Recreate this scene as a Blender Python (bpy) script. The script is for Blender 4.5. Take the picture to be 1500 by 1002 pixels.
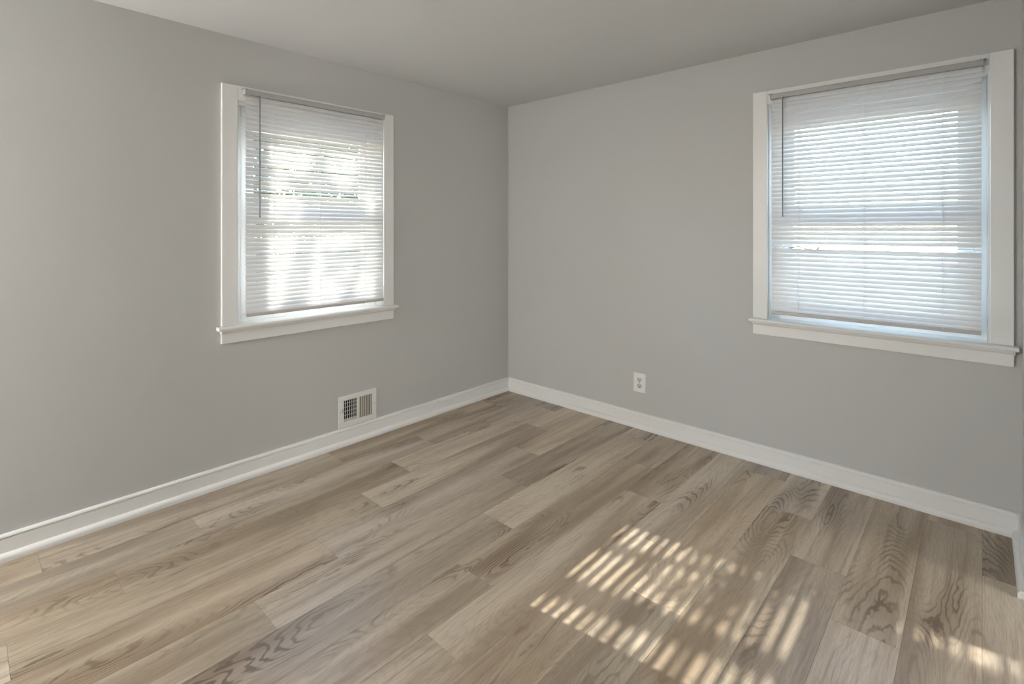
import bpy, bmesh, math, random
from mathutils import Vector, Matrix
for o in list(bpy.data.objects): bpy.data.objects.remove(o, do_unlink=True)
S = bpy.context.scene
C = S.collection
R = math.radians

# ------------------------------------------------------------------ camera
cd = bpy.data.cameras.new('camera'); cam = bpy.data.objects.new('camera', cd); C.objects.link(cam)
cam.location = (2.970, -3.182, 1.360)
cam.rotation_euler = (R(90), 0, R(42.6))
cd.sensor_width = 36; cd.lens = 749 / 1500 * 36
cd.shift_y = -(501 - 336) / 1500
cd.clip_start = .02
S.camera = cam

# ------------------------------------------------------------------ light, sky, exposure
vs = S.view_settings
vs.view_transform = 'Standard'; vs.look = 'None'; vs.gamma = 1; vs.use_curve_mapping = False
vs.exposure = 0.07
SUN = Vector((1, .13, -.534)).normalized()          # direction the sunlight travels
w = bpy.data.worlds.new('sky'); S.world = w; w.use_nodes = True
nt = w.node_tree; bg = nt.nodes['Background']
sky = nt.nodes.new('ShaderNodeTexSky'); sky.sky_type = 'NISHITA'; sky.sun_disc = False
sky.sun_elevation = R(28); sky.sun_rotation = math.atan2(-SUN.x, -SUN.y)
sky.air_density = 1.0; sky.dust_density = .3; sky.ozone_density = 1.5
nt.links.new(sky.outputs[0], bg.inputs[0]); bg.inputs[1].default_value = 2.5
sl = bpy.data.lights.new('sun', 'SUN'); sl.energy = 17; sl.angle = R(.30); sl.color = (1, .97, .91)
so = bpy.data.objects.new('sun', sl); C.objects.link(so)
so.rotation_euler = SUN.to_track_quat('-Z', 'Y').to_euler()
so.location = (-6, -3, 7)
FILL_LANTERN = 30         # brightness of the lantern globe added unseen in the next room as fill
FILL_CEILING_W = 6          # ceiling lamp added unseen for fill (its light is made in its builder)
FILL_HALL_W = 60          # lamp added in the unseen hallway, more fill from behind
FILL_GLOBE = 146           # brightness of the globe added behind the camera as main fill light

# ------------------------------------------------------------------ materials
def mat(name, col, rough=.5, spec=.5, bump=None, metal=0):
    m = bpy.data.materials.new(name); m.use_nodes = True
    b = m.node_tree.nodes['Principled BSDF']
    b.inputs['Base Color'].default_value = (*col, 1); b.inputs['Roughness'].default_value = rough
    b.inputs['Specular IOR Level'].default_value = spec; b.inputs['Metallic'].default_value = metal
    if bump:
        n = m.node_tree.nodes; l = m.node_tree.links
        tc = n.new('ShaderNodeTexCoord'); no = n.new('ShaderNodeTexNoise'); bp = n.new('ShaderNodeBump')
        no.inputs['Scale'].default_value = bump[0]; no.inputs['Detail'].default_value = 4
        bp.inputs['Strength'].default_value = bump[1]; bp.inputs['Distance'].default_value = bump[2]
        l.new(tc.outputs['Object'], no.inputs['Vector']); l.new(no.outputs[0], bp.inputs['Height'])
        l.new(bp.outputs[0], b.inputs['Normal'])
    return m
M_wall = mat('greige_wall_paint', (.524, .522, .507), .62, .35, (160, .12, .002))
M_ceil = mat('ceiling_paint', (.625, .63, .625), .8, .2, (120, .12, .002))
M_trim = mat('white_trim_paint', (.80, .795, .775), .38, .5, (25, .08, .003))
M_vinyl = mat('white_vinyl', (.90, .905, .91), .35, .5)
M_rail = mat('shaded_blind_rail', (.42, .415, .40), .4, .5)  # white headrail; the shade on it is put into this grey
M_brail = mat('blind_bottom_rail', (.50, .475, .445), .4, .5)
M_wand = mat('wand_plastic', (.16, .16, .17), .25, .5)
M_cord = mat('blind_cord', (.85, .86, .88), .7, .2)
M_dcord = mat('grey_cord', (.30, .32, .36), .7, .2)
M_vent = mat('vent_enamel', (.76, .755, .73), .4, .5)
M_duct_shade = mat('duct_shade', (.012, .012, .012), .7, .2)
M_fin = mat('vent_fins', (.62, .60, .53), .45, .4)
M_plate = mat('outlet_plate', (.80, .81, .82), .3, .5)
M_ivory = mat('ivory_plastic', (.66, .57, .42), .35, .5)
M_slot_shade = mat('slot_shade', (.03, .02, .015), .6, .2)
M_brass = mat('brass', (.45, .30, .12), .35, .5, metal=1)
M_screw = mat('screw_metal', (.5, .5, .48), .35, .5, metal=1)
M_bark = mat('bark', (.10, .07, .05), .9, .1, (14, .6, .03))
M_drive = mat('concrete', (.40, .39, .37), .9, .2, (6, .3, .01))
M_siding = mat('white_siding', (.78, .79, .80), .6, .3)
M_roof = mat('roof_shingles', (.10, .10, .10), .9, .2, (20, .5, .02))

def slat_material():
    m = bpy.data.materials.new('blind_slat'); m.use_nodes = True
    n = m.node_tree.nodes; l = m.node_tree.links
    b = n['Principled BSDF']; out = n['Material Output']
    b.inputs['Base Color'].default_value = (.78, .775, .765, 1); b.inputs['Roughness'].default_value = .4
    t = n.new('ShaderNodeBsdfTranslucent'); t.inputs[0].default_value = (.80, .79, .77, 1)
    mx = n.new('ShaderNodeMixShader'); mx.inputs[0].default_value = .09
    l.new(b.outputs[0], mx.inputs[1]); l.new(t.outputs[0], mx.inputs[2]); l.new(mx.outputs[0], out.inputs[0])
    return m
M_slat = slat_material()

def glass_material():
    m = bpy.data.materials.new('window_glass'); m.use_nodes = True
    n = m.node_tree.nodes; l = m.node_tree.links
    n.remove(n['Principled BSDF']); out = n['Material Output']
    t = n.new('ShaderNodeBsdfTransparent'); t.inputs[0].default_value = (.95, .965, .96, 1)
    g = n.new('ShaderNodeBsdfGlossy'); g.inputs['Roughness'].default_value = .02
    f = n.new('ShaderNodeFresnel'); f.inputs[0].default_value = 1.3
    mx = n.new('ShaderNodeMixShader')
    l.new(f.outputs[0], mx.inputs[0]); l.new(t.outputs[0], mx.inputs[1]); l.new(g.outputs[0], mx.inputs[2])
    l.new(mx.outputs[0], out.inputs[0]); return m
M_glass = glass_material()

def leaf_material():
    m = bpy.data.materials.new('leaves'); m.use_nodes = True
    n = m.node_tree.nodes; l = m.node_tree.links
    b = n['Principled BSDF']; out = n['Material Output']
    b.inputs['Base Color'].default_value = (.10, .125, .055, 1); b.inputs['Roughness'].default_value = .5
    t = n.new('ShaderNodeBsdfTranslucent'); t.inputs[0].default_value = (.22, .25, .09, 1)
    mx = n.new('ShaderNodeMixShader'); mx.inputs[0].default_value = .35
    l.new(b.outputs[0], mx.inputs[1]); l.new(t.outputs[0], mx.inputs[2]); l.new(mx.outputs[0], out.inputs[0])
    return m
M_leaf = leaf_material()

def floor_material():
    m = bpy.data.materials.new('oak_vinyl_plank'); m.use_nodes = True
    N = m.node_tree.nodes; L = m.node_tree.links; b = N['Principled BSDF']
    def new(t, **k):
        x = N.new(t)
        for a, v in k.items(): setattr(x, a, v)
        return x
    def math_(op, a, c=None, d=None):
        x = new('ShaderNodeMath', operation=op)
        for i, v in enumerate((a, c, d)):
            if v is None: continue
            if isinstance(v, (int, float)): x.inputs[i].default_value = v
            else: L.new(v, x.inputs[i])
        return x.outputs[0]
    def ramp(src, lo, hi, smooth=True):
        x = new('ShaderNodeMapRange'); x.interpolation_type = 'SMOOTHSTEP' if smooth else 'LINEAR'
        x.inputs['From Min'].default_value = lo; x.inputs['From Max'].default_value = hi
        L.new(src, x.inputs['Value']); return x.outputs['Result']
    def mixc(fac, a, c):
        x = new('ShaderNodeMix', data_type='RGBA')
        if isinstance(fac, float): x.inputs[0].default_value = fac
        else: L.new(fac, x.inputs[0])
        for i, v in ((6, a), (7, c)):
            if isinstance(v, tuple): x.inputs[i].default_value = (*v, 1)
            else: L.new(v, x.inputs[i])
        return x.outputs[2]
    uv = new('ShaderNodeUVMap', uv_map='plank')
    at = new('ShaderNodeAttribute', attribute_name='tone', attribute_type='GEOMETRY')
    sep = new('ShaderNodeSeparateColor'); L.new(at.outputs['Color'], sep.inputs[0])
    r1, r2, uc = sep.outputs[0], sep.outputs[1], sep.outputs[2]
    def noise(sx, sy, detail=2, rough=.5, dist=0, off=0):
        mp = new('ShaderNodeMapping'); mp.inputs['Scale'].default_value = (sx, sy, 1)
        mp.inputs['Location'].default_value = (off, off * 1.7, off)
        L.new(uv.outputs[0], mp.inputs[0])
        n = new('ShaderNodeTexNoise'); n.inputs['Scale'].default_value = 1
        n.inputs['Detail'].default_value = detail; n.inputs['Roughness'].default_value = rough
        n.inputs['Distortion'].default_value = dist
        L.new(mp.outputs[0], n.inputs['Vector']); return n.outputs[0]
    # height field whose contour lines are the growth rings (arches and eyes)
    h = noise(6.0, 1.0, 1.2, .4, .15)
    wob = noise(40, 14, 2, .5, 0, 5)
    hh = math_('ADD', math_('MULTIPLY', h, 32.0), math_('MULTIPLY', wob, 1.3))
    saw = math_('FRACT', hh)
    ring = ramp(math_('ABSOLUTE', math_('SUBTRACT', saw, .5)), .24, .06)     # thin dark late-wood line
    # where the plank is figured (dark, cathedral) and where it is plain
    fig = ramp(noise(6.5, 1.3, 2, .5, .2, 11), .50, .74)
    knot = ramp(noise(11, 4.0, 2, .5, .2, 23), .68, .80)
    fibre = noise(330, 11, 4, .7, 0, 3)
    streak = noise(45, 1.2, 3, .6, .2, 7)
    broad = noise(9, .8, 2, .5, .2, 17)
    light = (.565, .484, .388); midc = (.350, .280, .212); dark = (.200, .146, .104); ringc = (.130, .092, .064)
    c = mixc(ramp(broad, .30, .66), midc, light)
    c = mixc(math_('MULTIPLY', ramp(streak, .48, .72), .50), c, (.270, .208, .155))
    c = mixc(math_('MULTIPLY', fig, .44), c, dark)
    c = mixc(math_('MULTIPLY', knot, .55), c, (.13, .088, .058))
    amt = math_('MULTIPLY', ring, math_('ADD', math_('MULTIPLY', fig, .80), .10))
    c = mixc(amt, c, ringc)
    c = mixc(math_('MULTIPLY', ramp(fibre, .40, .70), .38), c, (.19, .145, .108))
    # plank to plank tone
    hs = new('ShaderNodeHueSaturation'); L.new(c, hs.inputs['Color'])
    L.new(math_('ADD', math_('MULTIPLY', r1, .32), .82), hs.inputs['Value'])
    L.new(math_('ADD', math_('MULTIPLY', r2, .30), .92), hs.inputs['Saturation'])
    L.new(hs.outputs[0], b.inputs['Base Color'])
    L.new(math_('ADD', math_('MULTIPLY', fibre, .16), .27), b.inputs['Roughness'])
    b.inputs['Specular IOR Level'].default_value = .45
    bp = new('ShaderNodeBump'); bp.inputs['Strength'].default_value = .18; bp.inputs['Distance'].default_value = .001
    L.new(fibre, bp.inputs['Height']); L.new(bp.outputs[0], b.inputs['Normal'])
    return m
M_floor = floor_material()

# ------------------------------------------------------------------ mesh helpers
class MB:
    def __init__(s): s.v = []; s.f = []
    def add(s, vs_, fs):
        o = len(s.v); s.v += [tuple(p) for p in vs_]; s.f += [tuple(i + o for i in f) for f in fs]; return s
    def box(s, a, b):
        (x0, y0, z0), (x1, y1, z1) = a, b
        x0, x1 = min(x0, x1), max(x0, x1); y0, y1 = min(y0, y1), max(y0, y1); z0, z1 = min(z0, z1), max(z0, z1)
        return s.add([(x0,y0,z0),(x1,y0,z0),(x1,y1,z0),(x0,y1,z0),(x0,y0,z1),(x1,y0,z1),(x1,y1,z1),(x0,y1,z1)],
                     [(0,3,2,1),(4,5,6,7),(0,1,5,4),(1,2,6,5),(2,3,7,6),(3,0,4,7)])
    def prism(s, prof, p0, p1, ax_a, ax_b):            # closed profile (a,b) swept from p0 to p1
        p0, p1, A, B = Vector(p0), Vector(p1), Vector(ax_a), Vector(ax_b); n = len(prof)
        vv = [p + A * a + B * b for p in (p0, p1) for a, b in prof]
        fs = [tuple(range(n))[::-1], tuple(range(n, 2 * n))] + [(i, (i + 1) % n, n + (i + 1) % n, n + i) for i in range(n)]
        return s.add(vv, fs)
    def tube(s, pts, r, k=8):
        pts = [Vector(p) for p in pts]; rings = []
        for i, p in enumerate(pts):
            d = (pts[min(i + 1, len(pts) - 1)] - pts[max(i - 1, 0)]).normalized()
            u = d.orthogonal().normalized() if abs(d.z) < .95 else Vector((1, 0, 0))
            u = (u - d * u.dot(d)).normalized(); v = d.cross(u)
            rr = r[i] if isinstance(r, (list, tuple)) else r
            rings.append([p + u * rr * math.cos(2 * math.pi * j / k) + v * rr * math.sin(2 * math.pi * j / k) for j in range(k)])
        vv = [q for g in rings for q in g]; fs = []
        for i in range(len(pts) - 1):
            for j in range(k):
                a, b_ = i * k + j, i * k + (j + 1) % k
                fs.append((a, b_, b_ + k, a + k))
        fs += [tuple(range(k))[::-1], tuple(range((len(pts) - 1) * k, len(pts) * k))]
        return s.add(vv, fs)
    def disc(s, c, n, r, d, k=20, rz=None):            # short cylinder from c along n by d
        c, n = Vector(c), Vector(n).normalized(); u = n.orthogonal().normalized(); v = n.cross(u); rz = rz or r
        vv = []
        for h in (0, d):
            for j in range(k):
                a = 2 * math.pi * j / k
                vv.append(c + n * h + u * r * math.cos(a) + v * r * math.sin(a))
        fs = [tuple(range(k))[::-1], tuple(range(k, 2 * k))] + [(j, (j + 1) % k, k + (j + 1) % k, k + j) for j in range(k)]
        return s.add(vv, fs)
    def build(s, name, m, parent=None, bevel=0, smooth=False, fix=True, M=None):
        me = bpy.data.meshes.new(name)
        vv = s.v if M is None else [tuple(M(p)) for p in s.v]
        me.from_pydata(vv, [], s.f)
        if fix:
            bm = bmesh.new(); bm.from_mesh(me); bmesh.ops.recalc_face_normals(bm, faces=bm.faces[:]); bm.to_mesh(me); bm.free()
        me.materials.append(m)
        if smooth:
            for p in me.polygons: p.use_smooth = True
        o = bpy.data.objects.new(name, me); C.objects.link(o)
        if parent is not None:
            o.parent = parent; o.location = -parent.location        # meshes are written in world coordinates
            if parent.parent is not None: o.location = -(parent.location + parent.parent.location)
        if bevel:
            b = o.modifiers.new('bevel', 'BEVEL'); b.width = bevel; b.segments = 2; b.limit_method = 'ANGLE'; b.angle_limit = R(40)
            b.harden_normals = False
        return o
def reloc(o):            # child written in world coords under a parent mesh sitting at the world origin offset
    return o
def empty(name, loc, kind=None):
    o = bpy.data.objects.new(name, None); C.objects.link(o); o.location = loc; o.empty_display_size = .05
    if kind: o['kind'] = kind
    return o
def tag(o, label, cat, group=None):
    o['label'] = label; o['category'] = cat
    if group: o['group'] = group
    return o
def struct(o): o['kind'] = 'structure'; return o

# ------------------------------------------------------------------ room shell
H = 2.40; X1 = 3.10; YB = -6.6; T = .15
NICHE = (-.535, -1.62)                                   # plain opening into the next room
XN, YN = 7.2, -2.9
# planked floor: rows along Y, joints measured where the photo shows them
rng = random.Random(5)
PW = .196; PL = 1.30; X00 = .030
joint = {-1: -.6, 0: -.35, 1: -2.43, 2: -2.756, 3: -1.77, 4: -2.11, 5: -1.143, 6: -1.47, 7: -1.80, 8: -.81, 9: -1.13,
         10: -.157, 11: -.475, 12: -.82, 13: -1.114, 14: -.10, 15: -.45}
bm = bmesh.new(); uvl = bm.loops.layers.uv.new('plank'); cl = bm.loops.layers.float_color.new('tone')
fx0, fx1, fy0, fy1 = -.0, XN, YB, .0
g = .0007; dz = .0012
for k in range(-1, 37):
    xa, xb = X00 + k * PW, X00 + (k + 1) * PW
    j0 = joint.get(k, -rng.random() * PL)
    j = j0 + 4 * PL
    while j > fy0:
        ya, yb = j - PL, j; j -= PL
        A, B, Ya, Yb = max(xa, fx0), min(xb, fx1), max(ya, fy0), min(yb, fy1)
        if B - A < .001 or Yb - Ya < .001: continue
        r1, r2, ou, ov = rng.random(), rng.random(), rng.random() * 40, rng.random() * 60
        flip = rng.choice((-1, 1))
        top = [(A + g, Ya + g), (B - g, Ya + g), (B - g, Yb - g), (A + g, Yb - g)]
        bot = [(A, Ya), (B, Ya), (B, Yb), (A, Yb)]
        tv = [bm.verts.new((x, y, 0)) for x, y in top]; bv = [bm.verts.new((x, y, -dz)) for x, y in bot]
        fs = [bm.faces.new(tv)] + [bm.faces.new((bv[i], bv[(i + 1) % 4], tv[(i + 1) % 4], tv[i])) for i in range(4)]
        for f in fs:
            for lp in f.loops:
                p = lp.vert.co
                lp[uvl].uv = (p.x - xa + ou, flip * (p.y - ya) + ov)
                lp[cl] = (r1, r2, (p.x - xa) / PW, 1)
# solid slab below so that the floor has thickness
zb = -.12
vv = [bm.verts.new(p) for p in ((fx0 - T, fy0 - T, -dz - .0002), (fx1 + T, fy0 - T, -dz - .0002), (fx1 + T, fy1 + T, -dz - .0002), (fx0 - T, fy1 + T, -dz - .0002),
                                (fx0 - T, fy0 - T, zb), (fx1 + T, fy0 - T, zb), (fx1 + T, fy1 + T, zb), (fx0 - T, fy1 + T, zb))]
for q in ((0,1,2,3),(7,6,5,4),(0,4,5,1),(1,5,6,2),(2,6,7,3),(3,7,4,0)): bm.faces.new([vv[i] for i in q])
me = bpy.data.meshes.new('floor'); bm.to_mesh(me); bm.free(); me.materials.append(M_floor)
fo = struct(bpy.data.objects.new('floor', me)); C.objects.link(fo)

struct(MB().box((-T, YB - T, H), (XN + T, T, H + .1)).build('ceiling', M_ceil))

WL = dict(a0=-2.159, a1=-1.236, z0=.845, z1=2.062)      # rough openings, along the wall and in height
WR = dict(a0=2.054, a1=3.000, z0=.842, z1=2.085)
def holed(mb, make, lo, hi, holes):                      # wall strip with rectangular holes
    cuts = sorted(holes, key=lambda h: h[0]); cur = lo
    for a0, a1, z0, z1 in cuts:
        make(mb, cur, a0, 0, H)
        if z0 > 0: make(mb, a0, a1, 0, z0)
        if z1 < H: make(mb, a0, a1, z1, H)
        cur = a1
    make(mb, cur, hi, 0, H); return mb
struct(holed(MB(), lambda m, a, b, z0, z1: m.box((-T, a, z0), (0, b, z1)), YB - T, 0,
             [(WL['a0'], WL['a1'], WL['z0'] - .02, WL['z1'])]).build('wall_left', M_wall))
struct(holed(MB(), lambda m, a, b, z0, z1: m.box((a, 0, z0), (b, T, z1)), -T, XN + T,
             [(WR['a0'], WR['a1'], WR['z0'] - .02, WR['z1'])]).build('wall_right', M_wall))
mb = MB().box((X1, NICHE[0], 0), (X1 + .11, 0, H)).box((X1, NICHE[1], 2.06), (X1 + .11, NICHE[0], H)).box((X1, YB, 0), (X1 + .11, NICHE[1], H))
struct(mb.build('wall_return', M_wall))
mb = MB().box((XN, YN, 0), (XN + T, 0, H)).box((X1 + .11, YN - T, 0), (XN + T, YN, H))
struct(mb.build('wall_next_room', M_wall))
DOOR = (.55, 1.45)
struct(holed(MB(), lambda m, a, b, z0, z1: m.box((a, YB - T, z0), (b, YB, z1)), 0, X1 + .11,
             [(DOOR[0], DOOR[1], 0, 2.05)]).build('wall_rear', M_wall))
# hallway beyond the open rear doorway
struct(MB().box((-.4, YB - 1.5, -.12), (2.6, YB - T, 0)).build('floor_hall', M_floor))
struct(MB().box((-.4, YB - 1.5, H), (2.6, YB - T, H + .1)).build('ceiling_hall', M_ceil))
struct(MB().box((-.5, YB - 1.6, 0), (2.7, YB - 1.5, H)).box((-.5, YB - 1.5, 0), (-.4, YB - T, H)).box((2.6, YB - 1.5, 0), (2.7, YB - T, H)).build('wall_hall', M_wall))

# baseboards: flat board with a small cap bead and a shoe moulding
BT, BH = .015, .105
board = [(0, 0), (BT, 0), (BT, BH - .020), (BT - .005, BH - .016), (BT - .005, BH - .012), (BT + .002, BH - .009), (BT - .001, BH - .003), (BT - .007, BH), (0, BH)]
shoe = [(0, 0), (.019, 0)] + [(.003 + .016 * math.cos(R(a)), .012 + .018 * math.sin(R(a))) for a in (0, 20, 40, 60, 80, 90)] + [(0, .031)]
def baseboard(name, p0, p1, out):
    o = struct(MB().prism(board, p0, p1, out, (0, 0, 1)).build(name, M_trim))
    q = Vector(out) * BT
    MB().prism(shoe, Vector(p0) + q, Vector(p1) + q, out, (0, 0, 1)).build('shoe_moulding', M_trim, o)
    return o
baseboard('baseboard_left', (0, YB, 0), (0, 0, 0), (1, 0, 0))
baseboard('baseboard_right', (BT, 0, 0), (X1, 0, 0), (0, -1, 0))
baseboard('baseboard_return', (X1, NICHE[0] + .005, 0), (X1, -BT, 0), (-1, 0, 0))
baseboard('baseboard_rear', (BT, YB, 0), (DOOR[0], YB, 0), (0, 1, 0))

# ------------------------------------------------------------------ windows
def window(name, P, O, gl, zlow, zup, horn):
    """P maps (along, out, z) to the world: 'out' is the distance into the room from the wall face."""
    a0, a1, z0, z1 = O['a0'], O['a1'], O['z0'], O['z1']
    root = struct(empty(name, P(((a0 + a1) / 2, 0, z0))))
    bd = lambda mb, n, m, bv=.002, par=root: mb.build(n, m, par, bevel=bv, M=P)
    cw = .074; ct = .019
    rv = .004
    # side casings, head casing, stool with rounded nose and horns, cove, apron
    bd(MB().box((a0 - cw, 0, z0), (a0 + rv, ct, z1 + cw)), 'side_casing', M_trim, .003)
    bd(MB().box((a1 - rv, 0, z0), (a1 + cw, ct, z1 + cw)), 'side_casing', M_trim, .003)
    bd(MB().box((a0 + rv, 0, z1 - rv), (a1 - rv, ct - .001, z1 + cw)), 'head_casing', M_trim, .003)
    nose = [(-.07, -.020), (.038, -.020)] + [(.038 + .010 * math.cos(R(t)), -.010 + .010 * math.sin(R(t))) for t in (-60, -30, 0, 30, 60)] + [(.038, 0), (-.07, 0)]
    st = MB()
    lo, hi = a0 - cw - horn[0], a1 + cw + horn[1]
    fr = [q for q in nose if q[0] > 0]; fr = [(.0005, -.020)] + fr + [(.0005, 0)]
    st.prism(fr, (lo, 0, z0), (hi, 0, z0), (0, 1, 0), (0, 0, 1))
    st.box((a0, -.15, z0 - .020), (a1, .0005, z0))
    bd(st, 'stool', M_trim, .0015)
    cove = [(0, -.020), (.036, -.020), (.035, -.026), (.029, -.029), (.024, -.034), (.022, -.038), (0, -.038)]
    bd(MB().prism(cove, (a0 - cw - .004, 0, z0), (a1 + cw + .004, 0, z0), (0, 1, 0), (0, 0, 1)), 'cove_moulding', M_trim, 0)
    bd(MB().box((a0 - cw, 0, z0 - .092), (a1 + cw, .017, z0 - .038)), 'apron', M_trim, .002)
    # jambs and head lining the opening
    jb = MB()
    jb.box((a0, -.15, z0), (a0 + .012, 0, z1)).box((a1 - .012, -.15, z0), (a1, 0, z1)).box((a0 + .012, -.15, z1 - .012), (a1 - .012, 0, z1))
    bd(jb, 'jamb', M_trim, .001)
    b0, b1, bt = a0 + .012, a1 - .012, z1 - .012
    # vinyl outer frame with stops
    fr = MB()
    fw = .040
    fr.box((b0, -.150, z0), (b0 + fw, -.078, bt)).box((b1 - fw, -.150, z0), (b1, -.078, bt)).box((b0 + fw, -.150, bt - fw), (b1 - fw, -.078, bt)).box((b0 + fw, -.150, z0), (b1 - fw, -.078, z0 + .045))
    fr.box((b0 + fw, -.088, z0 + .045), (b0 + fw + .010, -.078, bt - fw)).box((b1 - fw - .010, -.088, z0 + .045), (b1 - fw, -.078, bt - fw))
    bd(fr, 'window_frame', M_vinyl, .002)
    g0, g1 = gl
    def sash(nm, za, zb, zg0, zg1, d0, d1):
        s = MB(); s0, s1 = b0 + fw - .004, b1 - fw + .004
        s.box((s0, d0, za), (g0, d1, zb)).box((g1, d0, za), (s1, d1, zb)).box((g0, d0, za), (g1, d1, zg0)).box((g0, d0, zg1), (g1, d1, zb))
        o = bd(s, nm, M_vinyl, .002)
        m = (d0 + d1) / 2
        pane = MB().box((g0 - .004, m - .002, zg0 - .004), (g1 + .004, m + .002, zg1 + .004))
        pane.build('pane', M_glass, o, M=P)
        return o
    mid = (zlow[1] + zup[0]) / 2
    up = sash('upper_sash', mid - .022, bt - fw + .004, zup[0], zup[1], -.146, -.121)
    lw = sash('lower_sash', z0 + .041, mid + .022, zlow[0], zlow[1], -.117, -.090)
    lk = MB().box(((g0 + g1) / 2 - .028, -.116, mid + .022), ((g0 + g1) / 2 + .028, -.094, mid + .030))
    lk.disc(((g0 + g1) / 2, -.105, mid + .030), (0, 0, 1), .010, .008).box(((g0 + g1) / 2 - .004, -.111, mid + .032), ((g0 + g1) / 2 + .034, -.099, mid + .040))
    lk.build('sash_lock', M_vinyl, lw, bevel=.0015, M=P)
    return root
PL_ = lambda p: Vector((p[1], p[0], p[2]))               # left wall: along = y, out = +x
PR_ = lambda p: Vector((p[0], -p[1], p[2]))              # right wall: along = x, out = -y
window('window_1', PL_, WL, (-2.020, -1.333), (.978, 1.415), (1.499, 1.928), (.022, .022))
window('window_2', PR_, WR, (2.165, 2.881), (.964, 1.400), (1.484, 1.950), (.016, .016))

# ------------------------------------------------------------------ mini blinds
def blind(P, O, a0, a1, ztop, zbot, wand_a, wand_z, ladders, tilt, odd, label, seed):
    rg = random.Random(seed)
    root = empty('window_blind', P(((a0 + a1) / 2, .022, ztop)))
    tag(root, label, 'blind', 'mini blinds on the two windows')
    D = .035; hw = .013; p = .0242
    # head rail: open-topped steel channel with rolled lips and end brackets
    hr = MB()
    h0, h1, z0, z1 = .020, .047, ztop - .001, ztop + .026
    ch = [(h0, z0), (h1, z0), (h1, z1 - .004), (h1 - .003, z1), (h1 - .005, z1), (h1 - .0018, z1 - .005), (h1 - .0018, z0 + .0018), (h0 + .0018, z0 + .0018), (h0 + .0018, z1), (h0, z1)]
    hr.prism(ch, (a0, 0, 0), (a1, 0, 0), (0, 1, 0), (0, 0, 1))
    hrl = hr.build('headrail', M_rail, root, M=P)
    br = lambda x: MB().box((x - .0018, .0195, z0 - .002), (x + .0018, .0495, z1 + .002)).box((x - .012, .0193, z1), (x + .012, .049, z1 + .0022)).build('end_bracket', M_rail, root, bevel=.0008, M=P)
    br(a0 - .0022); br(a1 + .0022)
    # slats
    mb = MB(); zs = []
    n = int((ztop - .010 - (zbot + .014)) / p) + 1
    span = a1 - a0 - .004
    for i in range(n):
        z = ztop - .014 - i * p
        zs.append(z)
        t = tilt + rg.gauss(0, 1.6); dzz = rg.gauss(0, .0006)
        if i in odd: t = odd[i][0]; dzz = odd[i][1]
        t0 = R(t); bow = rg.gauss(0, .0007); twist = rg.gauss(0, 2.0)
        K = 9; prof = [-1, -.66, -.33, 0, .33, .66, 1]
        kink = rg.randrange(2, 7) if rg.random() < .16 else None
        rows = []
        for k in range(K):
            s = k / (K - 1); a = a0 + .002 + span * s
            tt = t0 + R(twist * (s - .5)) + (R(rg.uniform(-7, 7)) if k == kink else 0)
            row = []
            for u in prof:
                cx, cz = u * hw, .0030 * (1 - u * u)
                # u=+1 is the room edge, tilted down
                o_ = cx * math.cos(tt) + cz * math.sin(tt); zz = -cx * math.sin(tt) + cz * math.cos(tt)
                row.append((a, D + o_, z + dzz + zz + bow * math.sin(math.pi * s)))
            rows.append(row)
        m = len(prof)
        mb.add([q for r_ in rows for q in r_], [(k * m + j, k * m + j + 1, (k + 1) * m + j + 1, (k + 1) * m + j) for k in range(K - 1) for j in range(m - 1)])
    mb.build('slats', M_slat, root, smooth=True, fix=False, M=P)
    # bottom rail: trapezoid channel with end caps
    bt_ = MB().prism([(D - .011, zbot), (D + .011, zbot), (D + .013, zbot + .004), (D + .012, zbot + .016), (D + .008, zbot + .019), (D - .008, zbot + .019), (D - .012, zbot + .016), (D - .013, zbot + .004)],
                     (a0 + .003, 0, 0), (a1 - .003, 0, 0), (0, 1, 0), (0, 0, 1))
    brl = bt_.build('bottom_rail', M_brail, root, bevel=.0008, M=P)
    for x in ladders:
        MB().disc((x, D, zbot + .0005), (0, 0, -1), .007, .004, 14).build('cord_plug', M_vinyl, brl, M=P)
    # ladders: front and back string and a rung under every slat
    for x in ladders:
        l_ = MB()
        for o_ in (D - .0135, D + .0135): l_.tube([(x, o_, ztop), (x, o_, zbot + .012)], .0007, 5)
        for z in zs:
            dz2 = hw * math.sin(R(tilt)); dx2 = .0135
            l_.tube([(x, D - dx2, z + dz2 - .0015), (x, D + dx2, z - dz2 - .0015)], .0005, 4)
        l_.build('ladder_cord', M_cord, root, M=P)
        MB().tube([(x + .006, D, ztop), (x + .006, D, zbot + .012)], .0008, 5).build('lift_cord', M_cord, root, M=P)
    # tilt wand: hexagonal rod on a little hook
    wd = MB().tube([(wand_a, .054, ztop - .004), (wand_a, .058, ztop - .020), (wand_a, .058, wand_z)], .0034, 6).build('tilt_wand', M_wand, root, M=P)
    MB().tube([(wand_a, .043, ztop + .004), (wand_a, .052, ztop + .004), (wand_a, .054, ztop - .004), (wand_a, .053, ztop - .012)], .0018, 6).build('hook', M_dcord, wd, M=P)
    MB().tube([(wand_a, .058, wand_z + .010), (wand_a, .058, wand_z)], .0042, 6).build('tip', M_wand, wd, M=P)
    return root, zs
TILT = 65
bl, zsl = blind(PL_, WL, -2.124, -1.258, 2.092, .886, -2.055, 1.425, (-1.975, -1.70, -1.40), 63, {21: (30, 0), }, 
      'white mini blind with blown-out sunlit patches, on the left wall window above the vent', 3)
br_, zsr = blind(PR_, WR, 2.086, 2.970, 2.102, .880, 2.150, 1.430, (2.222, 2.525, 2.832), TILT, {34: (2, 0)},
      'white mini blind lit cool blue, one slat lying flat, on the right wall window', 9)
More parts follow.
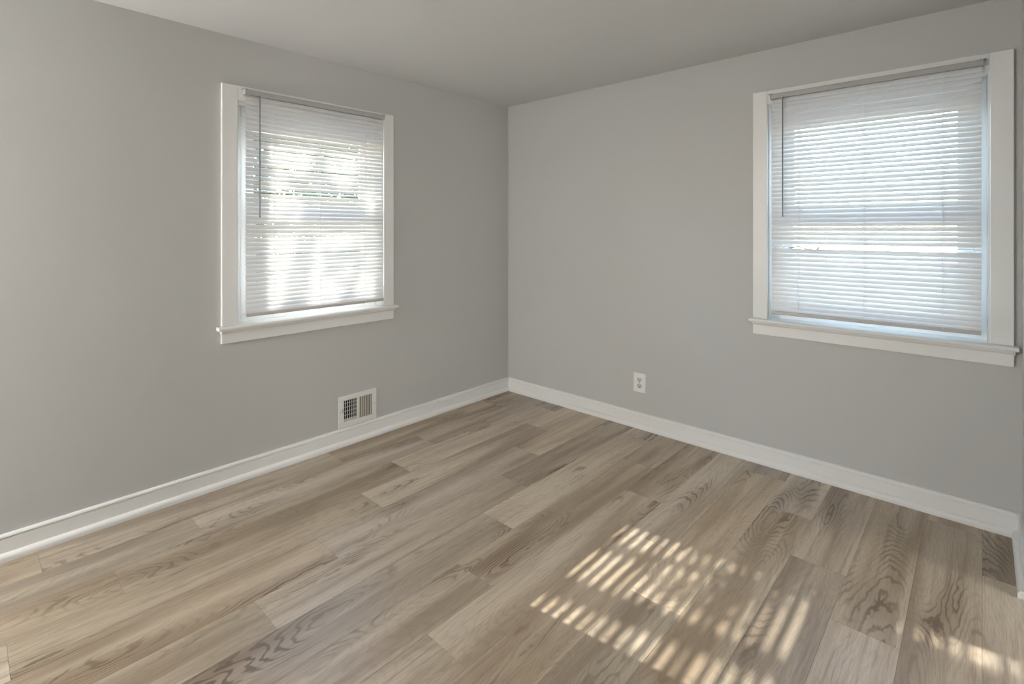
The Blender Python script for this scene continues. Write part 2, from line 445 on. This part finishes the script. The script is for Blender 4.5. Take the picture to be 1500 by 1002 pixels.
# the tangled pull cord hanging between the right blind and its glass
pts = [(2.17, 1.256), (2.22, 1.262), (2.262, 1.251), (2.285, 1.252), (2.296, 1.238), (2.300, 1.210), (2.292, 1.18), (2.300, 1.15), (2.292, 1.11), (2.302, 1.07), (2.304, 1.03), (2.318, 1.00), (2.328, .965)]
pts2 = [(2.296, 1.225), (2.310, 1.256), (2.322, 1.266), (2.336, 1.256), (2.346, 1.236), (2.350, 1.19), (2.352, 1.12), (2.354, 1.04), (2.350, .98), (2.335, .962), (2.322, .985), (2.312, 1.05), (2.296, 1.09), (2.308, 1.13), (2.294, 1.165), (2.306, 1.20), (2.318, 1.235), (2.312, 1.27)]
mbc = MB()
for P2 in (pts, pts2): mbc.tube([(x, .010 + .003 * math.sin(i * 1.9), z) for i, (x, z) in enumerate(P2)], .0032, 6)
mbc.build('pull_cord', M_dcord, br_, smooth=True, M=PR_)['label'] = 'tangled grey pull cord behind the slats'

# ------------------------------------------------------------------ wall vent on the left wall
def vent():
    y0, y1, z0, z1 = -1.562, -1.290, .107, .308
    root = tag(empty('wall_vent', (0, (y0 + y1) / 2, z0)), 'white metal heating register low on the left wall, resting on the baseboard', 'vent')
    gs = [(y0 + .036, y0 + .128), (y1 - .128, y1 - .034)]; za, zb = z0 + .034, z1 - .032
    f = MB(); t = .007
    f.box((.0005, y0, z0), (t, y1, za)).box((.0005, y0, zb), (t, y1, z1)).box((.0005, y0, za), (t, gs[0][0], zb)).box((.0005, gs[0][1], za), (t, gs[1][0], zb)).box((.0005, gs[1][1], za), (t, y1, zb))
    f.build('faceplate', M_vent, root, bevel=.0025)
    MB().box((.0006, y0 + .02, za - .01), (.0012, y1 - .02, zb + .01)).build('duct_shade_sheet', M_duct_shade, root)  # near-black sheet; the dark of the duct is painted in
    for gi, (ya, yb) in enumerate(gs):
        n = 7; st = (yb - ya) / n; m = MB()
        for i in range(n + 1):
            y = ya + i * st
            dy = (-.0007 if gi == 0 else -.011)
            m.prism([(.0014, y - dy - .0012), (.0066, y - .0012), (.0066, y + .0012), (.0014, y - dy + .0012)] if gi == 0 else
                    [(.0014, y + .0085), (.0064, y - .0012), (.0066, y + .0012), (.0018, y + .0112)], (0, 0, za), (0, 0, zb), (1, 0, 0), (0, 1, 0))
        m.build('louver_bank', M_vent if gi == 0 else M_fin, root)
        if gi == 0:
            d = MB(); k = 5
            for i in range(1, k + 1):
                z = za + (zb - za) * (i - .15) / (k + .4) - .004
                d.box((.0015, ya, z - .0012), (.0032, yb, z + .0012))
            d.box((.0014, ya, za), (.0026, yb, za + .016))
            d.build('damper_blades', M_fin, root)
    MB().box((t, y0 + .023, z0 + .100), (t + .010, y0 + .027, z0 + .122)).build('damper_lever', M_dcord, root, bevel=.0008)
    for y in (y0 + .012, y1 - .012):
        s = MB().disc((t, y, (z0 + z1) / 2), (1, 0, 0), .0042, .0016, 14); s.build('screw', M_screw, root)
vent()

# ------------------------------------------------------------------ power outlet on the right wall
def outlet():
    x0, x1, z0, z1 = 1.192, 1.284, .241, .372; cx, cz = (x0 + x1) / 2, (z0 + z1) / 2
    root = tag(empty('power_outlet', (cx, 0, z0)), 'white duplex outlet plate with ivory sockets on the right wall near the corner', 'outlet')
    MB().box((x0, -.0062, z0), (x1, -.0004, z1)).build('cover_plate', M_plate, root, bevel=.0028)
    for s in (1, -1):
        zc = cz + s * .0212
        k = 24; prof = []
        for i in range(k):
            a = 2 * math.pi * i / k
            prof.append((.0185 * math.cos(a), max(-.0150, min(.0150, .0185 * math.sin(a)))))
        o = MB().prism(prof, (cx, -.0060, zc), (cx, -.0085, zc), (1, 0, 0), (0, 0, 1)).build('socket', M_ivory, root, bevel=.0006)
        sl_ = MB()
        sl_.box((cx - .0085, -.0090, zc - .003), (cx - .0055, -.0084, zc + .008)).box((cx + .0055, -.0090, zc - .002), (cx + .0085, -.0084, zc + .007))
        sl_.disc((cx, -.0084, zc - .0085), (0, -1, 0), .0032, .0006, 14)
        sl_.build('slot_shade_pieces', M_slot_shade, o)  # raised dark pieces; shade inside the slot holes put into their colour
    MB().disc((cx, -.0062, cz), (0, -1, 0), .0032, .0012, 14).build('screw', M_brass, root)
outlet()

# ------------------------------------------------------------------ added fill lights: unseen ceiling fixtures in the room and the hall
def emis(name, col, s):
    m = bpy.data.materials.new(name); m.use_nodes = True
    b = m.node_tree.nodes['Principled BSDF']; b.inputs['Base Color'].default_value = (.9, .9, .88, 1)
    b.inputs['Emission Color'].default_value = (*col, 1); b.inputs['Emission Strength'].default_value = s
    return m
M_bowl = emis('fill_lamp_glass', (1, .95, .86), 2.0)
def dome(name, x, y, label, watt):  # added fill light in the form of a ceiling dome
    root = tag(empty(name, (x, y, H)), label, 'fill lamp', None)
    MB().disc((x, y, H - .0005), (0, 0, -1), .17, .03, 40).build('canopy', M_screw, root, bevel=.004)
    mb = MB(); k, n = 40, 8; vv = []; fs = []
    for i in range(n + 1):
        a = R(90) * i / n; r = .165 * math.cos(a); z = H - .031 - .075 * math.sin(a)
        vv += [(x + max(r, .001) * math.cos(2 * math.pi * j / k), y + max(r, .001) * math.sin(2 * math.pi * j / k), z) for j in range(k)]
    for i in range(n):
        for j in range(k): fs.append((i * k + j, i * k + (j + 1) % k, (i + 1) * k + (j + 1) % k, (i + 1) * k + j))
    fs.append(tuple(range(n * k, n * k + k)))
    mb.add(vv, fs).build('glass_shade', M_bowl, root, smooth=True)
    L_ = bpy.data.lights.new(name + '_point', 'POINT'); L_.energy = watt; L_.color = (1, .97, .92); L_.shadow_soft_size = .15  # point light hung below the dome carries the added fill
    lo = bpy.data.objects.new(name + '_point', L_); C.objects.link(lo); lo.location = (0, 0, -.30); lo.parent = root
dome('ceiling_fill_light', 1.6, -4.2, 'added fill light shaped as a round frosted ceiling lamp, out of view', FILL_CEILING_W)
dome('hall_fill_light', 1.1, YB - .85, 'added fill light shaped as a round ceiling lamp in the unseen hallway', FILL_HALL_W)

def fill_globe(x, y, r, zc, m, name, label):  # added fill lights: glowing globes on stands, none in view
    root = tag(empty(name, (x, y, 0)), label, 'fill lamp')
    MB().disc((x, y, .0), (0, 0, 1), .15, .02, 40).build('base', M_screw, root, bevel=.004)
    MB().tube([(x, y, .02), (x, y, zc - r)], .012, 14).build('pole', M_screw, root)
    MB().disc((x, y, zc - r - .02), (0, 0, 1), .05, .04, 24).build('holder', M_screw, root, bevel=.003)
    n, k = 12, 32; vv = []; fs = []
    for i in range(n + 1):
        a = math.pi * (i + .02) / (n + .04)
        vv += [(x + r * math.sin(a) * math.cos(2 * math.pi * j / k), y + r * math.sin(a) * math.sin(2 * math.pi * j / k), zc + r * math.cos(a)) for j in range(k)]
    for i in range(n):
        for j in range(k): fs.append((i * k + j, (i + 1) * k + j, (i + 1) * k + (j + 1) % k, i * k + (j + 1) % k))
    fs += [tuple(range(k)), tuple(range(n * k, n * k + k))]
    MB().add(vv, fs).build('globe', m, root, smooth=True)
fill_globe(.26, -4.8, .17, 1.33, emis('fill_globe_glow', (1, .995, .98), FILL_GLOBE), 'fill_globe', 'added fill light, a white globe on a pole standing unseen behind the camera')
fill_globe(6.2, -1.1, .36, 1.35, emis('fill_lantern', (1, .99, .97), FILL_LANTERN), 'fill_lantern', 'added fill light, a large glowing globe on a stand, unseen in the next room')

# ------------------------------------------------------------------ outside
struct(MB().box((-30, -30, -.75), (30, 30, -.65)).build('driveway', M_drive))
def tree():
    rg = random.Random(21)
    t0 = 8.5
    ctr = Vector((0, -1.68, 1.5)) - Vector((1, .13, -.534)) * t0
    base = Vector((ctr.x - .6, ctr.y - .9, -.65))
    root = tag(empty('tree', base), 'leafy tree standing outside the left wall window, in front of the sun', 'tree')
    tr = MB()
    tr.tube([base, base + Vector((.05, .1, 1.2)), base + Vector((.2, .35, 2.6)), ctr + Vector((-.3, -.2, -.3)), ctr + Vector((-.2, .1, 1.2))], [.15, .12, .10, .07, .02], 10)
    for i in range(9):
        a = rg.uniform(0, 6.28); s0 = base.lerp(ctr, rg.uniform(.6, .95))
        e = ctr + Vector((math.cos(a) * 1.1, math.sin(a) * 1.1, rg.uniform(-.3, .9)))
        if abs(e.y - ctr.y) < .3: continue
        tr.tube([s0, s0.lerp(e, .5) + Vector((0, 0, .1)), e], [.04, .025, .008], 6)
    tr.build('trunk', M_bark, root, smooth=True)
    # sun gaps: (y, z, ry, rz) where the crown lets the light through to the window
    gaps = [(-1.84, 1.82, .20, .13), (-1.56, 1.78, .11, .16), (-1.83, 1.50, .09, .07), (-1.36, 1.56, .06, .09), (-1.97, 1.60, .10, .10),
            (-1.92, 1.25, .25, .29), (-1.62, 1.33, .17, .07), (-1.69, .98, .16, .10), (-1.47, 1.09, .08, .10), (-1.95, 1.03, .14, .10), (-1.38, 1.02, .06, .08)]
    mb = MB(); d = Vector((1, .13, -.534))
    def leaf(c, s):
        n = Vector((rg.gauss(0, 1), rg.gauss(0, 1), rg.gauss(0, 1))).normalized()
        u = n.orthogonal().normalized(); u.rotate(Matrix.Rotation(rg.uniform(0, 6.28), 3, n)); v = n.cross(u)
        mb.add([c - u * s, c - v * s * .42 + n * s * .1, c + u * s, c + v * s * .42 + n * s * .1], [(0, 1, 2), (0, 2, 3)])
    cnt = 0
    while cnt < 20000:
        q = Vector((rg.gauss(0, 1), rg.gauss(0, 1), rg.gauss(0, 1))).normalized() * (rg.random() ** .4)
        c = ctr + Vector((q.x * 1.3, q.y * 1.5, q.z * 1.45))
        k = -c.x; hit = c + d * k                   # where the sunlight past this leaf meets the left wall
        y, z = hit.y, hit.z
        mn = min(((y - gy) / ry) ** 2 + ((z - gz) / rz) ** 2 for gy, gz, ry, rz in gaps)
        if mn < 1.0 and rg.random() < .985: continue
        if mn < 1.6 and rg.random() < .5: continue
        if z < 1.42 and -2.1 < y < -1.2 and rg.random() < .74: continue
        leaf(c, rg.uniform(.035, .06)); cnt += 1
    cnt = 0
    while cnt < 12000:  # outer leaves added to block bright sky from the left blind
        q = Vector((rg.gauss(0, 1), rg.gauss(0, 1), rg.gauss(0, 1))).normalized() * (rg.random() ** .4)
        c = ctr + Vector((q.x * 2.2, q.y * 3.6 + .5, q.z * 2.8 - .4))
        hit = c - d * c.x
        if -2.3 < hit.y < -1.05 and .70 < hit.z < 2.15: continue
        leaf(c, rg.uniform(.10, .15)); cnt += 1
    mb.build('foliage', M_leaf, root, fix=False)
tree()
def screen_hedge():  # added to block bright sky and ground behind the left blind
    rg = random.Random(8)
    root = tag(empty('screen_hedge', (-6.4, 1.5, -.65)), 'added screen of green leaves outside, dimming the view between the slats of the left wall window', 'screen_hedge')
    st = MB()
    for i in range(7):
        y = -.3 + i * .6; st.tube([(-6.4, y, -.66), (-6.35, y + .1, .6), (-6.45, y, 1.9)], [.04, .03, .01], 6)
    st.build('stems', M_bark, root, smooth=True)
    mb = MB()
    for i in range(26000):
        y = rg.uniform(-.8, 3.8); z = rg.uniform(-.6, 3.5 + .25 * math.sin(y * 3)); x = -6.4 + rg.uniform(-.45, .45)
        c = Vector((x, y, z)); n = Vector((rg.gauss(0, 1), rg.gauss(0, 1), rg.gauss(0, 1))).normalized()
        u = n.orthogonal().normalized(); u.rotate(Matrix.Rotation(rg.uniform(0, 6.28), 3, n)); v = n.cross(u); q = rg.uniform(.05, .085)
        mb.add([c - u * q, c - v * q * .5 + n * q * .1, c + u * q, c + v * q * .5 + n * q * .1], [(0, 1, 2), (0, 2, 3)])
    mb.build('foliage', M_leaf, root, fix=False)
screen_hedge()
